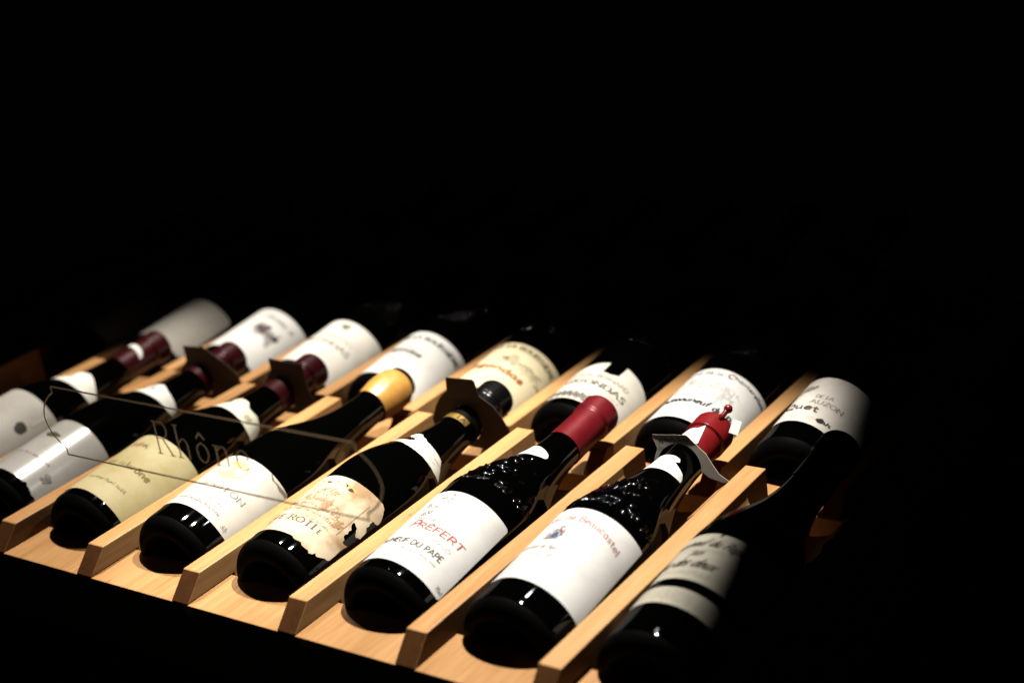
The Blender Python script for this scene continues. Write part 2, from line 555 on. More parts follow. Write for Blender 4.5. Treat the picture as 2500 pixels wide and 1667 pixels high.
# ---- pen lettering: polylines on a grid, cap height 1, drawn with a broad nib
S = '~'
GL = {
 'A': (.72, [[(.0, 0), (.36, 1), (.72, 0)], [(.13, .34), (.59, .34)]]),
 'B': (.58, [[(.08, 0), (.08, 1)], [S, (.08, 1), (.4, .98), (.5, .77), (.38, .55), (.08, .53)], [S, (.3, .53), (.54, .42), (.52, .12), (.35, .0), (.08, 0)]]),
 'C': (.68, [[S, (.62, .82), (.4, 1), (.14, .85), (.04, .5), (.14, .15), (.4, 0), (.64, .17)]]),
 'D': (.70, [[(.08, 0), (.08, 1)], [S, (.08, 1), (.4, .98), (.62, .75), (.64, .35), (.45, .04), (.08, 0)]]),
 'E': (.54, [[(.08, 0), (.08, 1)], [(.08, 1), (.5, 1)], [(.08, .53), (.42, .53)], [(.08, 0), (.52, 0)]]),
 'F': (.52, [[(.08, 0), (.08, 1)], [(.08, 1), (.5, 1)], [(.08, .53), (.42, .53)]]),
 'G': (.72, [[S, (.62, .82), (.4, 1), (.14, .85), (.04, .5), (.14, .15), (.4, 0), (.64, .12)], [(.64, .1), (.64, .42)], [(.42, .42), (.66, .42)]]),
 'H': (.70, [[(.08, 0), (.08, 1)], [(.62, 0), (.62, 1)], [(.08, .53), (.62, .53)]]),
 'I': (.22, [[(.11, 0), (.11, 1)]]),
 'L': (.52, [[(.08, 0), (.08, 1)], [(.08, 0), (.5, 0)]]),
 'M': (.84, [[(.08, 0), (.12, 1), (.42, .15), (.72, 1), (.76, 0)]]),
 'N': (.72, [[(.08, 0), (.08, 1), (.64, 0), (.64, 1)]]),
 'O': (.76, [[S, (.38, 1), (.12, .83), (.04, .5), (.12, .17), (.38, 0), (.64, .17), (.72, .5), (.64, .83), (.38, 1)]]),
 'P': (.56, [[(.08, 0), (.08, 1)], [S, (.08, 1), (.4, .98), (.52, .76), (.4, .5), (.08, .46)]]),
 'Q': (.78, [[S, (.38, 1), (.12, .83), (.04, .5), (.12, .17), (.38, 0), (.64, .17), (.72, .5), (.64, .83), (.38, 1)], [S, (.3, .1), (.5, -.05), (.8, -.18)]]),
 'R': (.62, [[(.08, 0), (.08, 1)], [S, (.08, 1), (.4, .98), (.52, .77), (.4, .53), (.08, .5)], [(.3, .5), (.6, 0)]]),
 'S': (.52, [[S, (.46, .85), (.28, 1), (.08, .86), (.1, .64), (.36, .46), (.46, .22), (.28, 0), (.05, .14)]]),
 'T': (.62, [[(.31, 0), (.31, 1)], [(.02, 1), (.6, 1)]]),
 'U': (.70, [[S, (.08, 1), (.08, .3), (.2, .04), (.42, .02), (.6, .25), (.62, 1)]]),
 'V': (.7, [[(0, 1), (.35, 0), (.7, 1)]]),
 'X': (.68, [[(.03, 0), (.64, 1)], [(.03, 1), (.65, 0)]]),
 'Z': (.62, [[(.05, 1), (.58, 1), (.04, 0), (.6, 0)]]),
 'a': (.52, [[S, (.42, .5), (.25, .6), (.07, .45), (.06, .14), (.22, 0), (.42, .17)], [(.42, .6), (.42, .06), (.52, 0)]]),
 'b': (.52, [[(.08, 1), (.08, 0)], [S, (.08, .45), (.28, .6), (.47, .42), (.46, .14), (.25, 0), (.08, .12)]]),
 'c': (.46, [[S, (.42, .5), (.25, .6), (.06, .42), (.06, .15), (.22, 0), (.43, .12)]]),
 'd': (.54, [[S, (.44, .5), (.27, .6), (.07, .44), (.06, .14), (.24, 0), (.44, .16)], [(.45, 1), (.45, .06), (.54, 0)]]),
 'e': (.48, [[S, (.06, .32), (.43, .36), (.4, .53), (.25, .6), (.07, .45), (.06, .17), (.22, 0), (.44, .12)]]),
 'f': (.34, [[S, (.36, .93), (.25, 1), (.15, .85), (.14, .5), (.14, 0)], [(0, .58), (.32, .58)]]),
 'g': (.52, [[S, (.42, .5), (.25, .6), (.07, .45), (.08, .2), (.24, .08), (.42, .22)], [S, (.42, .6), (.43, .0), (.36, -.28), (.1, -.24)]]),
 'h': (.54, [[(.08, 1), (.08, 0)], [S, (.08, .42), (.28, .6), (.43, .48), (.44, .02)]]),
 'i': (.2, [[(.1, .6), (.1, 0)], [(.08, .8), (.12, .84)]]),
 'l': (.2, [[(.1, 1), (.1, .05), (.18, 0)]]),
 'm': (.8, [[(.08, .6), (.08, 0)], [S, (.08, .42), (.24, .6), (.38, .48), (.39, .02)], [S, (.39, .42), (.55, .6), (.7, .48), (.71, .02)]]),
 'n': (.54, [[(.08, .6), (.08, 0)], [S, (.08, .42), (.28, .6), (.43, .48), (.44, .02)]]),
 'o': (.52, [[S, (.26, .6), (.08, .47), (.05, .3), (.1, .1), (.26, 0), (.42, .12), (.47, .3), (.42, .48), (.26, .6)]]),
 'p': (.52, [[(.08, .6), (.08, -.3)], [S, (.08, .45), (.28, .6), (.47, .42), (.46, .14), (.25, 0), (.08, .12)]]),
 'r': (.38, [[(.08, .6), (.08, 0)], [S, (.08, .4), (.22, .58), (.36, .55)]]),
 's': (.4, [[S, (.36, .5), (.22, .6), (.07, .5), (.12, .35), (.32, .24), (.34, .1), (.2, 0), (.04, .08)]]),
 't': (.34, [[(.14, .82), (.14, .12), (.22, 0), (.32, .05)], [(.0, .58), (.3, .58)]]),
 'u': (.54, [[S, (.08, .6), (.08, .15), (.22, 0), (.43, .16)], [(.43, .6), (.43, .05), (.53, 0)]]),
 'v': (.48, [[(.03, .6), (.24, 0), (.45, .6)]]),
 'x': (.46, [[(.03, 0), (.42, .6)], [(.03, .6), (.43, 0)]]),
 'q': (.52, [[S, (.42, .5), (.25, .6), (.07, .45), (.06, .14), (.22, 0), (.42, .17)], [(.42, .6), (.42, -.3)]]),
 '0': (.52, [[S, (.26, 1), (.08, .8), (.05, .5), (.09, .2), (.26, 0), (.43, .2), (.47, .5), (.44, .8), (.26, 1)]]),
 '1': (.34, [[(.06, .8), (.2, 1), (.2, 0)]]),
 '2': (.52, [[S, (.06, .8), (.24, 1), (.44, .85), (.42, .6), (.2, .25), (.05, 0)], [(.05, 0), (.48, 0)]]),
 '3': (.5, [[S, (.06, .88), (.25, 1), (.42, .8), (.2, .54)], [S, (.2, .54), (.46, .4), (.4, .08), (.2, 0), (.04, .12)]]),
 '5': (.5, [[(.44, 1), (.1, 1), (.08, .58)], [S, (.08, .58), (.3, .62), (.46, .36), (.36, .06), (.04, .06)]]),
 '7': (.5, [[(.04, 1), (.47, 1), (.18, 0)]]),
 '.': (.18, [[(.08, 0), (.1, .04)]]),
 "'": (.16, [[(.1, 1), (.06, .8)]]),
 '-': (.34, [[(.04, .3), (.28, .3)]]),
 ' ': (.34, []),
}
ACC = {'É': ('E', [[(.22, 1.1), (.36, 1.26)]]), 'ô': ('o', [[(.1, .72), (.26, .9), (.42, .72)]]), 'Ï': ('I', [[(.02, 1.14), (.05, 1.17)], [(.17, 1.14), (.2, 1.17)]]),
       'È': ('E', [[(.16, 1.26), (.3, 1.1)]]), 'Â': ('A', [[(.2, 1.1), (.36, 1.25), (.52, 1.1)]]), 'â': ('a', [[(.1, .7), (.25, .86), (.4, .7)]]), 'Ô': ('O', [[(.2, 1.1), (.38, 1.25), (.56, 1.1)]])}
for ch, (b_, ex) in ACC.items():
    GL[ch] = (GL[b_][0], GL[b_][1] + ex)


def smooth_line(pts, n=6):
    out = []
    N_ = len(pts)
    for i in range(N_ - 1):
        p0, p1, p2, p3 = pts[max(0, i - 1)], pts[i], pts[i + 1], pts[min(N_ - 1, i + 2)]
        for j in range(n):
            u = j / n
            out.append(tuple(.5 * (2 * p1[k] + (p2[k] - p0[k]) * u + (2 * p0[k] - 5 * p1[k] + 4 * p2[k] - p3[k]) * u * u
                                   + (3 * p1[k] - p0[k] - 3 * p2[k] + p3[k]) * u ** 3) for k in (0, 1)))
    out.append(pts[-1])
    return out


def strokes(text, s0, s1, t0, h, slope=0.0, slant=0.0, serif=0.0, arc=0.0, track=0.08):
    """lay out a line of text between s0 and s1 on baseline t0; returns polylines"""
    tot = sum(GL[c][0] + track for c in text) - track
    sx = (s1 - s0) / tot
    x, lines = 0.0, []
    mid = (s0 + s1) / 2
    for c in text:
        wd, pl = GL[c]
        for p in pl:
            if p and p[0] == S:
                q = smooth_line(p[1:])
            else:
                q = list(p)
                if serif and len(q) >= 2:
                    for e in (q[0], q[-1]):
                        if e[1] in (0, 1, .6) and not (abs(q[0][1] - q[1][1]) < .01):
                            lines.append([(x + e[0] - serif, e[1]), (x + e[0] + serif, e[1])])
            lines.append([(x + a, b) for a, b in q])
        x += wd + track
    out = []
    for q in lines:
        out.append([(s0 + a * sx + b * h * slant, t0 + b * h + slope * (a * sx) - arc * ((s0 + a * sx) - mid) ** 2) for a, b in q])
    return out


def pen(lines, V2, F2, thin, nib=0.0, ang=0.6, off=0):
    for q in lines:
        for (a, b) in zip(q[:-1], q[1:]):
            dx, dy = b[0] - a[0], b[1] - a[1]
            ln = math.hypot(dx, dy)
            if ln < 1e-7: continue
            ux, uy = dx / ln, dy / ln
            hw = thin / 2 + nib / 2 * abs(math.sin(math.atan2(dy, dx) - ang))
            ex = thin * .35
            nx, ny = -uy * hw, ux * hw
            i = len(V2)
            V2 += [(a[0] - ux * ex + nx, a[1] - uy * ex + ny), (a[0] - ux * ex - nx, a[1] - uy * ex - ny), (b[0] + ux * ex - nx, b[1] + uy * ex - ny), (b[0] + ux * ex + nx, b[1] + uy * ex + ny)]
            F2.append((i, i + 1, i + 2, i + 3))


class Print:
    """everything printed in one colour on one label"""
    def __init__(self, color):
        self.V, self.F, self.color = [], [], color

    def text(self, txt, s0, s1, t0, h, thin=.10, nib=.0, ang=.5, **k):
        pen(strokes(txt, s0, s1, t0, h, **k), self.V, self.F, thin * h, nib * h, ang)
        return self

    def lines(self, ls, thin, nib=0, ang=.6):
        pen(ls, self.V, self.F, thin, nib, ang)
        return self

    def poly(self, pts):
        i = len(self.V)
        cx, cy = sum(p[0] for p in pts) / len(pts), sum(p[1] for p in pts) / len(pts)
        self.V += list(pts) + [(cx, cy)]
        n = len(pts)
        for j in range(n):
            self.F.append((i + j, i + (j + 1) % n, i + n))
        return self

    def blob(self, s, t, w_, h_, n=14, jag=.3, rnd=R):
        return self.poly([(s + w_ * math.cos(2 * math.pi * j / n) * (1 - jag * rnd.random()), t + h_ * math.sin(2 * math.pi * j / n) * (1 - jag * rnd.random())) for j in range(n)])

    def micro(self, s0, s1, t0, h, thin=.12, seed=1, slope=0.0, words=(3, 8), arc=0.0):
        """a line of small print too fine to read in the photograph: rows of tiny upright marks"""
        rr = random.Random(seed)
        s = s0
        ls = []
        mid = (s0 + s1) / 2
        while s < s1:
            for _ in range(rr.randint(*words)):
                if s > s1: break
                hh = h * rr.choice((.6, .6, .62, 1))
                b = t0 + slope * (s - s0) - arc * (s - mid) ** 2
                ls.append([(s, b), (s + .1 * h, b + hh)])
                if rr.random() < .6: ls.append([(s, b + hh * rr.choice((0, .5, 1))), (s + .4 * h, b + hh * rr.choice((0, .5, 1)))])
                s += .55 * h
            s += .5 * h
        return self.lines(ls, thin * h)

    def scrib(self, s, t, w_, h_, n, thin, seed):
        rr = random.Random(seed)
        ls = []
        for _ in range(n):
            a, b, r_ = s + w_ * rr.uniform(-1, 1), t + h_ * rr.uniform(-1, 1), rr.uniform(.15, .4) * min(w_, h_)
            th = rr.uniform(0, 6.28)
            ls.append([(a + r_ * math.cos(th + k * .8) * (1 - .1 * k), b + r_ * math.sin(th + k * .8)) for k in range(rr.randint(3, 6))])
        return self.lines(ls, thin)

    def mesh(self, off, rref=RB):
        V = [surf(a / rref, b, off) for a, b in self.V]
        return mesh_of("lettering", V, [f[::-1] for f in self.F])


def jag(p, q, n, amp, seed):
    rr = random.Random(seed)
    nx, ny = -(q[1] - p[1]), q[0] - p[0]
    ln = math.hypot(nx, ny)
    out = []
    for i in range(n):
        u = i / n
        a = amp * rr.uniform(-1, 1) if i else 0
        out.append((p[0] + (q[0] - p[0]) * u + nx / ln * a, p[1] + (q[1] - p[1]) * u + ny / ln * a))
    return out


def rrect(s0, s1, t0, t1, r=.0025, slope=0.0):
    out = []
    for cx, cy, a0 in ((s1 - r, t0 + r, -90), (s1 - r, t1 - r, 0), (s0 + r, t1 - r, 90), (s0 + r, t0 + r, 180)):
        for i in range(4):
            a = math.radians(a0 + 30 * i)
            x = cx + r * math.cos(a)
            out.append((x, cy + r * math.sin(a) + slope * x))
    return out


def deckle(s0, s1, t0, t1, step=.0022, amp=.0004, slope=0.0):
    """label edge cut in small waves"""
    pts = []
    for a, b in (((s0, t0), (s1, t0)), ((s1, t0), (s1, t1)), ((s1, t1), (s0, t1)), ((s0, t1), (s0, t0))):
        n = int(math.hypot(b[0] - a[0], b[1] - a[1]) / step) * 4
        dx, dy = (b[0] - a[0]) / n, (b[1] - a[1]) / n
        ln = math.hypot(dx, dy)
        for i in range(n):
            o = amp * math.cos(i * math.pi / 2)
            x = a[0] + dx * i + dy / ln * o
            pts.append((x, a[1] + dy * i - dx / ln * o + slope * x))
    return pts


# ------------------------------------------------------------------ capsule, emboss, tags
def capsule_mesh(t0, ring=True, wavy=0.0, dome=0.0, seed=3, extra=0.0006):
    rr = random.Random(seed)
    prof = []
    n = 90
    tr = .2765
    for i in range(n + 1):
        t = t0 + (.2958 - t0) * i / n
        r = rad(t) + extra
        if ring and t > tr:
            r = .0168 if t > tr + .0014 else (r - .0007 if t < tr + .0006 else .0160)
        if dome:
            u = max(0, (t - (.2958 - .018)) / .018)
            r = r + dome * math.sin(min(1, (t - t0) / (.28 - t0)) * math.pi * .6)
            r *= math.sqrt(max(0.02, 1 - u ** 3))
        prof.append((t, r))
    if ring:
        prof = [p for p in prof if p[0] < .294] + [(.2945, .0166), (.2962, .0160), (.2968, .0146)]
    elif not dome:
        prof += [(.2966, .0145)]
    V, F = lathe(prof, 48)
    F = [f for f in F if not (len(f) > 4 and 0 in f)]
    if wavy:
        V = [(x * (1 + wavy * rr.uniform(-1, 1)), y + .0006 * rr.uniform(-1, 1), z * (1 + wavy * rr.uniform(-1, 1))) for x, y, z in V]
    return mesh_of("capsule", V, F, True)


def emboss_mesh(seed, roll=0.0, ring_t=.127, crest_t=.162, text="CHATEAUNEUF DU PAPE"):
    """raised crest and ring of letters moulded into the shoulder"""
    rr = random.Random(seed)
    V, F = [], []

    def ridge(a, b, w_, h_, rref):
        dx, dy = b[0] - a[0], b[1] - a[1]
        ln = math.hypot(dx, dy)
        if ln < 1e-6: return
        nx, ny = -dy / ln * w_, dx / ln * w_
        ux, uy = dx / ln * w_ * .8, dy / ln * w_ * .8
        rows = []
        for (px, py, k) in ((a[0] - ux, a[1] - uy, 0), (a[0], a[1], 1), (b[0], b[1], 1), (b[0] + ux, b[1] + uy, 0)):
            row = []
            for c, hh in ((-1, -.1), (-.6, .7), (0, 1), (.6, .7), (1, -.1)):
                row.append(len(V))
                V.append(surf((px + nx * c * (.35 + .65 * k)) / rref + roll, py + ny * c * (.35 + .65 * k), h_ * (hh if k else -.1)))
            rows.append(row)
        for r0, r1 in zip(rows[:-1], rows[1:]):
            for i in range(4):
                F.append((r0[i], r0[i + 1], r1[i + 1], r1[i]))
    if text:
        rref = rad(ring_t)
        for q in strokes(text, -.060, .060, ring_t, .0065, track=.22):
            q = q[::3] + [q[-1]] if len(q) > 8 else q
            for a, b in zip(q[:-1], q[1:]):
                ridge(a, b, .0011, .0006, rref)
    rref = rad(crest_t)
    # crest: shield, crossed keys and a tall tiara
    sh = [(-.008, .010), (.008, .010), (.008, -.002), (.0045, -.009), (0, -.012), (-.0045, -.009), (-.008, -.002), (-.008, .010)]
    parts = [sh, [(-.013, -.012), (.013, .014)], [(.013, -.012), (-.013, .014)], [(-.005, .012), (-.0035, .021), (0, .025), (.0035, .021), (.005, .012)], [(-.005, .015), (.005, .015)], [(-.004, .0185), (.004, .0185)]]
    def dome(x, y, r_, h_):
        i0 = len(V)
        V.append(surf(x / rref + roll, y, h_))
        for ring, (fr, fh) in enumerate(((.35, .87), (.7, .5), (1, -.1))):
            for j in range(10):
                a = 2 * math.pi * j / 10
                V.append(surf((x + r_ * fr * math.cos(a)) / rref + roll, y + r_ * fr * math.sin(a), h_ * fh))
        for j in range(10):
            k = (j + 1) % 10
            F.append((i0, i0 + 1 + j, i0 + 1 + k))
            for q in (0, 10): F.append((i0 + 1 + q + j, i0 + 11 + q + j, i0 + 11 + q + k, i0 + 1 + q + k))
    for _ in range(48):
        x, y = rr.gauss(0, .010), rr.uniform(-.026, .026)
        dome(x, crest_t + y, rr.uniform(.0012, .0026), rr.uniform(.0004, .0010))
    for q in parts:
        for a, b in zip(q[:-1], q[1:]):
            ridge((a[0], crest_t + a[1] * .9), (b[0], crest_t + b[1] * .9), .0011, .0009, rref)
    return mesh_of("raised_crest", V, F, True)


# ------------------------------------------------------------------ bottles
Y0, Z0 = 0.024, -0.0022


def bottle_matrix(row, g):
    if row == 1: x = (g + .5) * P
    elif row == 2: x = g * P + .0014
    else: x = (g - .5) * P + .0028
    o = ROW * (row - 1)
    return T @ Matrix.Translation((x, Y0 + o.y, Z0 + o.z)) @ Matrix.Rotation(TAU, 4, 'X')


GRP = {1: "wine bottles in the front row", 2: "wine bottles in the second row", 3: "wine bottles in the dim back row"}


def bottle(row, g, label):
    root = empty("wine_bottle", bottle_matrix(row, g), label, "bottle", GRP[row])
    link("glass_body", GLASS_MESH, GLASS, root)
    return root


def add_label(root, poly, mat, prints=(), name="label", off=.0003, rref=RB, step=.0035):
    o = link(name, wrap(poly, off, rref, step), mat, root)
    for i, p in enumerate(prints):
        link("lettering", p.mesh(off + .0002 + .00005 * i, rref), ink(p.color), o)
    return o


WHITE = paper("white label paper", (0.76, 0.75, 0.72))
CREAM = paper("cream label paper", (0.58, 0.50, 0.32))
IVORY = paper("ivory label paper", (0.70, 0.66, 0.57))
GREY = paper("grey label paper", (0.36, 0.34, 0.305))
WARMGREY = paper("aged grey label paper", (0.47, 0.44, 0.36))
YELLOW = paper("yellow label paper", (0.53, 0.46, 0.25), (0.42, 0.33, 0.13), .7, scale=22)
OLD = paper("stained old label paper", (0.62, 0.51, 0.355), (0.30, 0.17, 0.07), .95, scale=34)
SATIN = paper("satin white label paper", (0.40, 0.385, 0.355), rough=.24, gloss=1.0)
RED = foil("red capsule foil", (0.20, 0.008, 0.015))
WAX = foil("red wax", (0.22, 0.010, 0.012), .28, 0.0)
TAN = foil("tan wax", (0.55, 0.27, 0.06), .33, 0.0)
BURGUNDY = foil("burgundy capsule foil", (0.045, 0.003, 0.006), .3)
BLACKCAP = foil("black capsule foil", (0.003, 0.003, 0.003), .22, 0.0)
GOLD = foil("gold foil", (0.75, 0.48, 0.12), .3, .9)
K_ = (0.035, 0.03, 0.025)
G1 = (0.20, 0.185, 0.165)
G2 = (0.38, 0.36, 0.33)


def cap(root, t0, mat, **k):
    return link("capsule", capsule_mesh(t0, **k), mat, root)


# ---------- front row
# red-lettered white label
b = bottle(1, -1, "front row bottle with white label in red and black capitals under a smooth red capsule")
pr_r = Print((0.50, 0.08, 0.055)).text("RÉFERT", -.0042, .0356, .0585, .0058, thin=.11, nib=.06, ang=.2, slant=.12)
pr_r.text("P", -.0108, -.0048, .0580, .0088, thin=.09, nib=.05, slant=.2)
pr_g = Print(G1).text("DOMAINE", -.0175, .0062, .0685, .0034, thin=.09)
pr_g.text("75cl", .0405, .047, .0225, .0030, thin=.12)
pr_l = Print(G2).text("X CHARLES GIRAUD", -.0215, .031, .0500, .0034, thin=.08)
pr_l.micro(-.034, .0295, .0335, .0026, seed=3).micro(-.03, .010, .0275, .0016, seed=4).micro(-.03, .014, .0245, .0016, seed=5)
pr_k = Print((0.10, 0.085, 0.055)).text("CHATEAUNEUF DU PAPE", -.0445, .0308, .0395, .0052, thin=.11, nib=.03)
vine = Print(G1)
vine.scrib(-.010, .082, .006, .006, 26, .0003, 5).scrib(-.0035, .098, .0045, .005, 16, .0003, 6)
vine.lines([smooth_line([(-.012, .074), (-.008, .082), (-.003, .088), (.001, .096), (-.001, .103)])], .0004)
vine.lines([smooth_line([(-.006, .085), (-.001, .0835), (.003, .086)]), smooth_line([(-.002, .093), (.004, .091), (.006, .087)])], .0003)
for i in range(7): vine.blob(-.011 + .0018 * (i % 4), .074 + .0022 * (i // 3), .0007, .0008, 8, .2)
add_label(b, rrect(-.060, .0488, .0185, .1065), WHITE, [pr_l, pr_g, pr_r, pr_k, vine])
cap(b, .2358, RED)
link("raised_crest", emboss_mesh(11, -.05), RELIEF, b)
col = [(-.030, .186), (-.016, .1895), (-.004, .1905), (.0055, .1925), (.0118, .1955), (.0128, .1985), (.0115, .2022), (.0072, .2055), (.0, .2085), (-.0085, .2108), (-.022, .212), (-.032, .211)]
p = Print((0.75, 0.45, 0.45)).micro(-.006, .008, .199, .002, seed=9)
add_label(b, col, WHITE, [p], "collar_label", rref=.0185, step=.0025)

# crested white label with wavy edge
b = bottle(1, 0, "front row bottle with bright white wavy-edged label, small blue crest and torn collar paper")
bt = Print((0.40, 0.12, 0.11)).text("Château de Beaucastel", -.0430, .0385, .1008, .0062, thin=.05, nib=.07, ang=.7, arc=5.2)
cr_b = Print((0.06, 0.11, 0.24)).blob(-.0060, .0815, .0030, .0042, 12, .35).scrib(-.0050, .0800, .004, .004, 14, .0005, 7)
cr_r = Print((0.34, 0.09, 0.09)).scrib(-.0098, .0795, .0025, .0030, 16, .0005, 12).scrib(-.0022, .0850, .0022, .003, 16, .0005, 13)
cr_k = Print((0.10, 0.11, 0.10)).scrib(-.0050, .0895, .0025, .0035, 22, .0004, 8).scrib(-.0115, .077, .002, .0015, 10, .0004, 9).scrib(-.006, .0830, .0055, .006, 22, .0003, 10)
tx = Print((0.42, 0.38, 0.35)).text("Châteauneuf du Pape", -.030, .004, .0655, .0048, thin=.06, nib=.05, slant=.3)
tx.micro(-.028, .008, .0575, .003, seed=21).micro(-.024, -.002, .052, .002, seed=22)
tx.lines([[(-.020, .034), (-.020, .048), (.003, .0465)], [(-.018, .0450), (.001, .0437)]], .0004)
bb = add_label(b, deckle(-.058, .0512, .0300, .1158), WHITE, [tx, bt, cr_b, cr_r, cr_k])
cap(b, .2525, WAX, ring=True)
link("raised_crest", emboss_mesh(12, .05), RELIEF, b)
col = [(-.016, .203), (-.0002, .2048), (.0080, .2060), (.0135, .2065), (.0195, .2080), (.0196, .2120), (.0172, .2168), (.0120, .2190), (.0072, .2218), (.0100, .2245), (.0085, .2278), (.0040, .2290), (-.0005, .2288), (-.014, .2285)]
add_label(b, col, WHITE, (), "collar_label", off=.0009, rref=.0168, step=.002)
torn = [(-.0055, .2695), (.0010, .2712), (.0041, .2768), (.0050, .2735), (.0068, .2650), (.0078, .2600), (.0092, .2535), (.0080, .2520), (.0020, .2520), (-.008, .2520), (-.010, .262)]
add_label(b, torn, WHITE, (), "torn_strip", off=.0014, rref=.0154, step=.002)
# pull tab of the wax capsule with its little white ticket
V, F = [], []


def tube(path, r, seg=10):
    V, F = [], []
    pts = [Vector(p_) for p_ in path]
    for i, p_ in enumerate(pts):
        d = (pts[min(i + 1, len(pts) - 1)] - pts[max(i - 1, 0)]).normalized()
        a = d.cross(Vector((0.3, 0.2, 0.9))).normalized(); c = d.cross(a)
        for j in range(seg):
            th = 2 * math.pi * j / seg
            V.append(p_ + (a * math.cos(th) + c * math.sin(th)) * r)
    n = len(pts)
    for i in range(n - 1):
        for j in range(seg):
            k = (j + 1) % seg
            F.append((i * seg + j, i * seg + k, (i + 1) * seg + k, (i + 1) * seg + j))
    F.append(tuple(range(seg))[::-1]); F.append(tuple((n - 1) * seg + j for j in range(seg)))
    return mesh_of("tube", V, F, True)


link("pull_tab", tube([(.0085, .2905, .0125), (.0096, .2950, .0148), (.0103, .2985, .0160), (.0107, .3000, .0167)], .0022), WAX, b)
bead = bmesh.new(); bmesh.ops.create_uvsphere(bead, u_segments=14, v_segments=10, radius=.0036)
bm_me = bpy.data.meshes.new("tab_bead"); bead.to_mesh(bm_me); bead.free()
for p_ in bm_me.polygons: p_.use_smooth = True
link("tab_bead", bm_me, WAX, b).location = (.0112, .3015, .0172)
ticket = prism_y([(-.0036, -.0062), (.0036, -.0062), (.0036, .0062), (-.0036, .0062)], 0, .0004, 0, "price_ticket")
tk = link("price_ticket", ticket, WHITE, b)
tk.location = (.0205, .2925, .0075); tk.rotation_euler = (-1.0, 0.45, 0.35)

# torn, stained old label
b = bottle(1, -2, "front row bottle with torn stained antique label and a narrow gold neck band")
poly = [(-.050, .020), (-.0126, .0213), (.004, .0218), (.0140, .0222)] + jag((.0140, .0222), (.0300, .0205), 8, .0013, 31) + jag((.0300, .0205), (.0380, .0225), 6, .0022, 32) \
    + jag((.0380, .0225), (.0457, .0290), 5, .0008, 33) + jag((.0457, .0290), (.0470, .0490), 6, .0010, 34) + jag((.0470, .0490), (.0417, .0481), 4, .0015, 35) \
    + jag((.0417, .0481), (.0400, .0560), 4, .0016, 36) + jag((.0400, .0560), (.0366, .0668), 5, .0012, 37) + jag((.0366, .0668), (.0415, .0655), 3, .0010, 38) \
    + jag((.0415, .0655), (.0455, .0600), 4, .0010, 39) + jag((.0455, .0600), (.0490, .0625), 3, .0005, 40) + jag((.0490, .0625), (.0462, .0760), 5, .0014, 41) \
    + jag((.0462, .0760), (.0440, .0810), 3, .0010, 42) + jag((.0440, .0810), (.0500, .0830), 5, .0010, 43) + jag((.0500, .0830), (.0490, .0925), 4, .0012, 44) \
    + [(.0440, .0965), (.0405, .0980), (.030, .0975), (.0198, .0972), (0, .0975), (-.050, .0975)]
rt = Print((0.10, 0.075, 0.045)).text("CÔTE-ROTI", -.036, .0205, .0366, .0058, thin=.08, nib=.13, ang=.1, serif=.10)
rt.text("E", .024, .0262, .0366, .004, thin=.08, nib=.1)
ol = Print((0.34, 0.20, 0.10)).lines([[(-.05, .0885), (-.0132, .0889), (.0019, .0905), (.0195, .0885), (.0353, .0873), (.0348, .0476)]], .0005)
ol.text("E.G", .0285, .0325, .0500, .0065, thin=.12, nib=.1, ang=.1, slope=.8).micro(-.02, .030, .050, .0036, seed=51, thin=.2).micro(-.02, .028, .0575, .0034, seed=52, thin=.2)
ol.scrib(.000, .070, .014, .011, 70, .0004, 53).scrib(.015, .062, .010, .007, 40, .0004, 54).micro(.002, .030, .044, .0026, seed=55).scrib(.031, .056, .003, .004, 12, .0006, 56)
bk = Print((0.05, 0.035, 0.02))
bk.poly([(-.030, .0900), (-.014, .0895), (.0019, .0905), (.0110, .0905), (.0130, .0885), (.0060, .0880), (-.006, .0870), (-.030, .0870)]).blob(.0165, .0873, .0026, .0018)
gd = Print((0.50, 0.34, 0.10)).poly([(.0100, .0912), (.0190, .0890), (.0230, .0868), (.0180, .0872), (.0130, .0893)]).poly([(.0090, .0885), (.0150, .0868), (.0225, .0850), (.0140, .0862)])
add_label(b, poly, OLD, [ol, rt, gd, bk], step=.003)
col = [(-.030, .1705), (-.0091, .1712), (.0035, .1752), (.0055, .1785), (.003, .1825), (-.004, .1838), (-.0075, .1870), (-.0040, .1925), (.003, .1920), (.0062, .1885), (.0105, .1875), (.0130, .1850),
       (.022, .1835), (.0352, .1822), (.0450, .1660), (.036, .1640), (.0255, .1640), (.0130, .1640), (.0060, .1652), (.0037, .1662), (-.0060, .1680), (-.020, .1680), (-.030, .168)]
ct_ = Print((0.45, 0.40, 0.34)).micro(.0105, .036, .1755, .0026, seed=61, slope=-.02, thin=.18).micro(.009, .034, .1705, .0022, seed=62, slope=-.03, thin=.16)
add_label(b, col, IVORY, [ct_], "collar_label", rref=.0272, step=.0025)
cap(b, .240, BLACKCAP)
p = Print((0.03, 0.025, 0.02)).text("LA", .0052, .0125, .2326, .0045, thin=.16, nib=.1, ang=.1)
add_label(b, rrect(-.020, .0155, .2313, .2385, .0008), GOLD, [p], "neck_band", off=.0007, rref=.0154, step=.002)

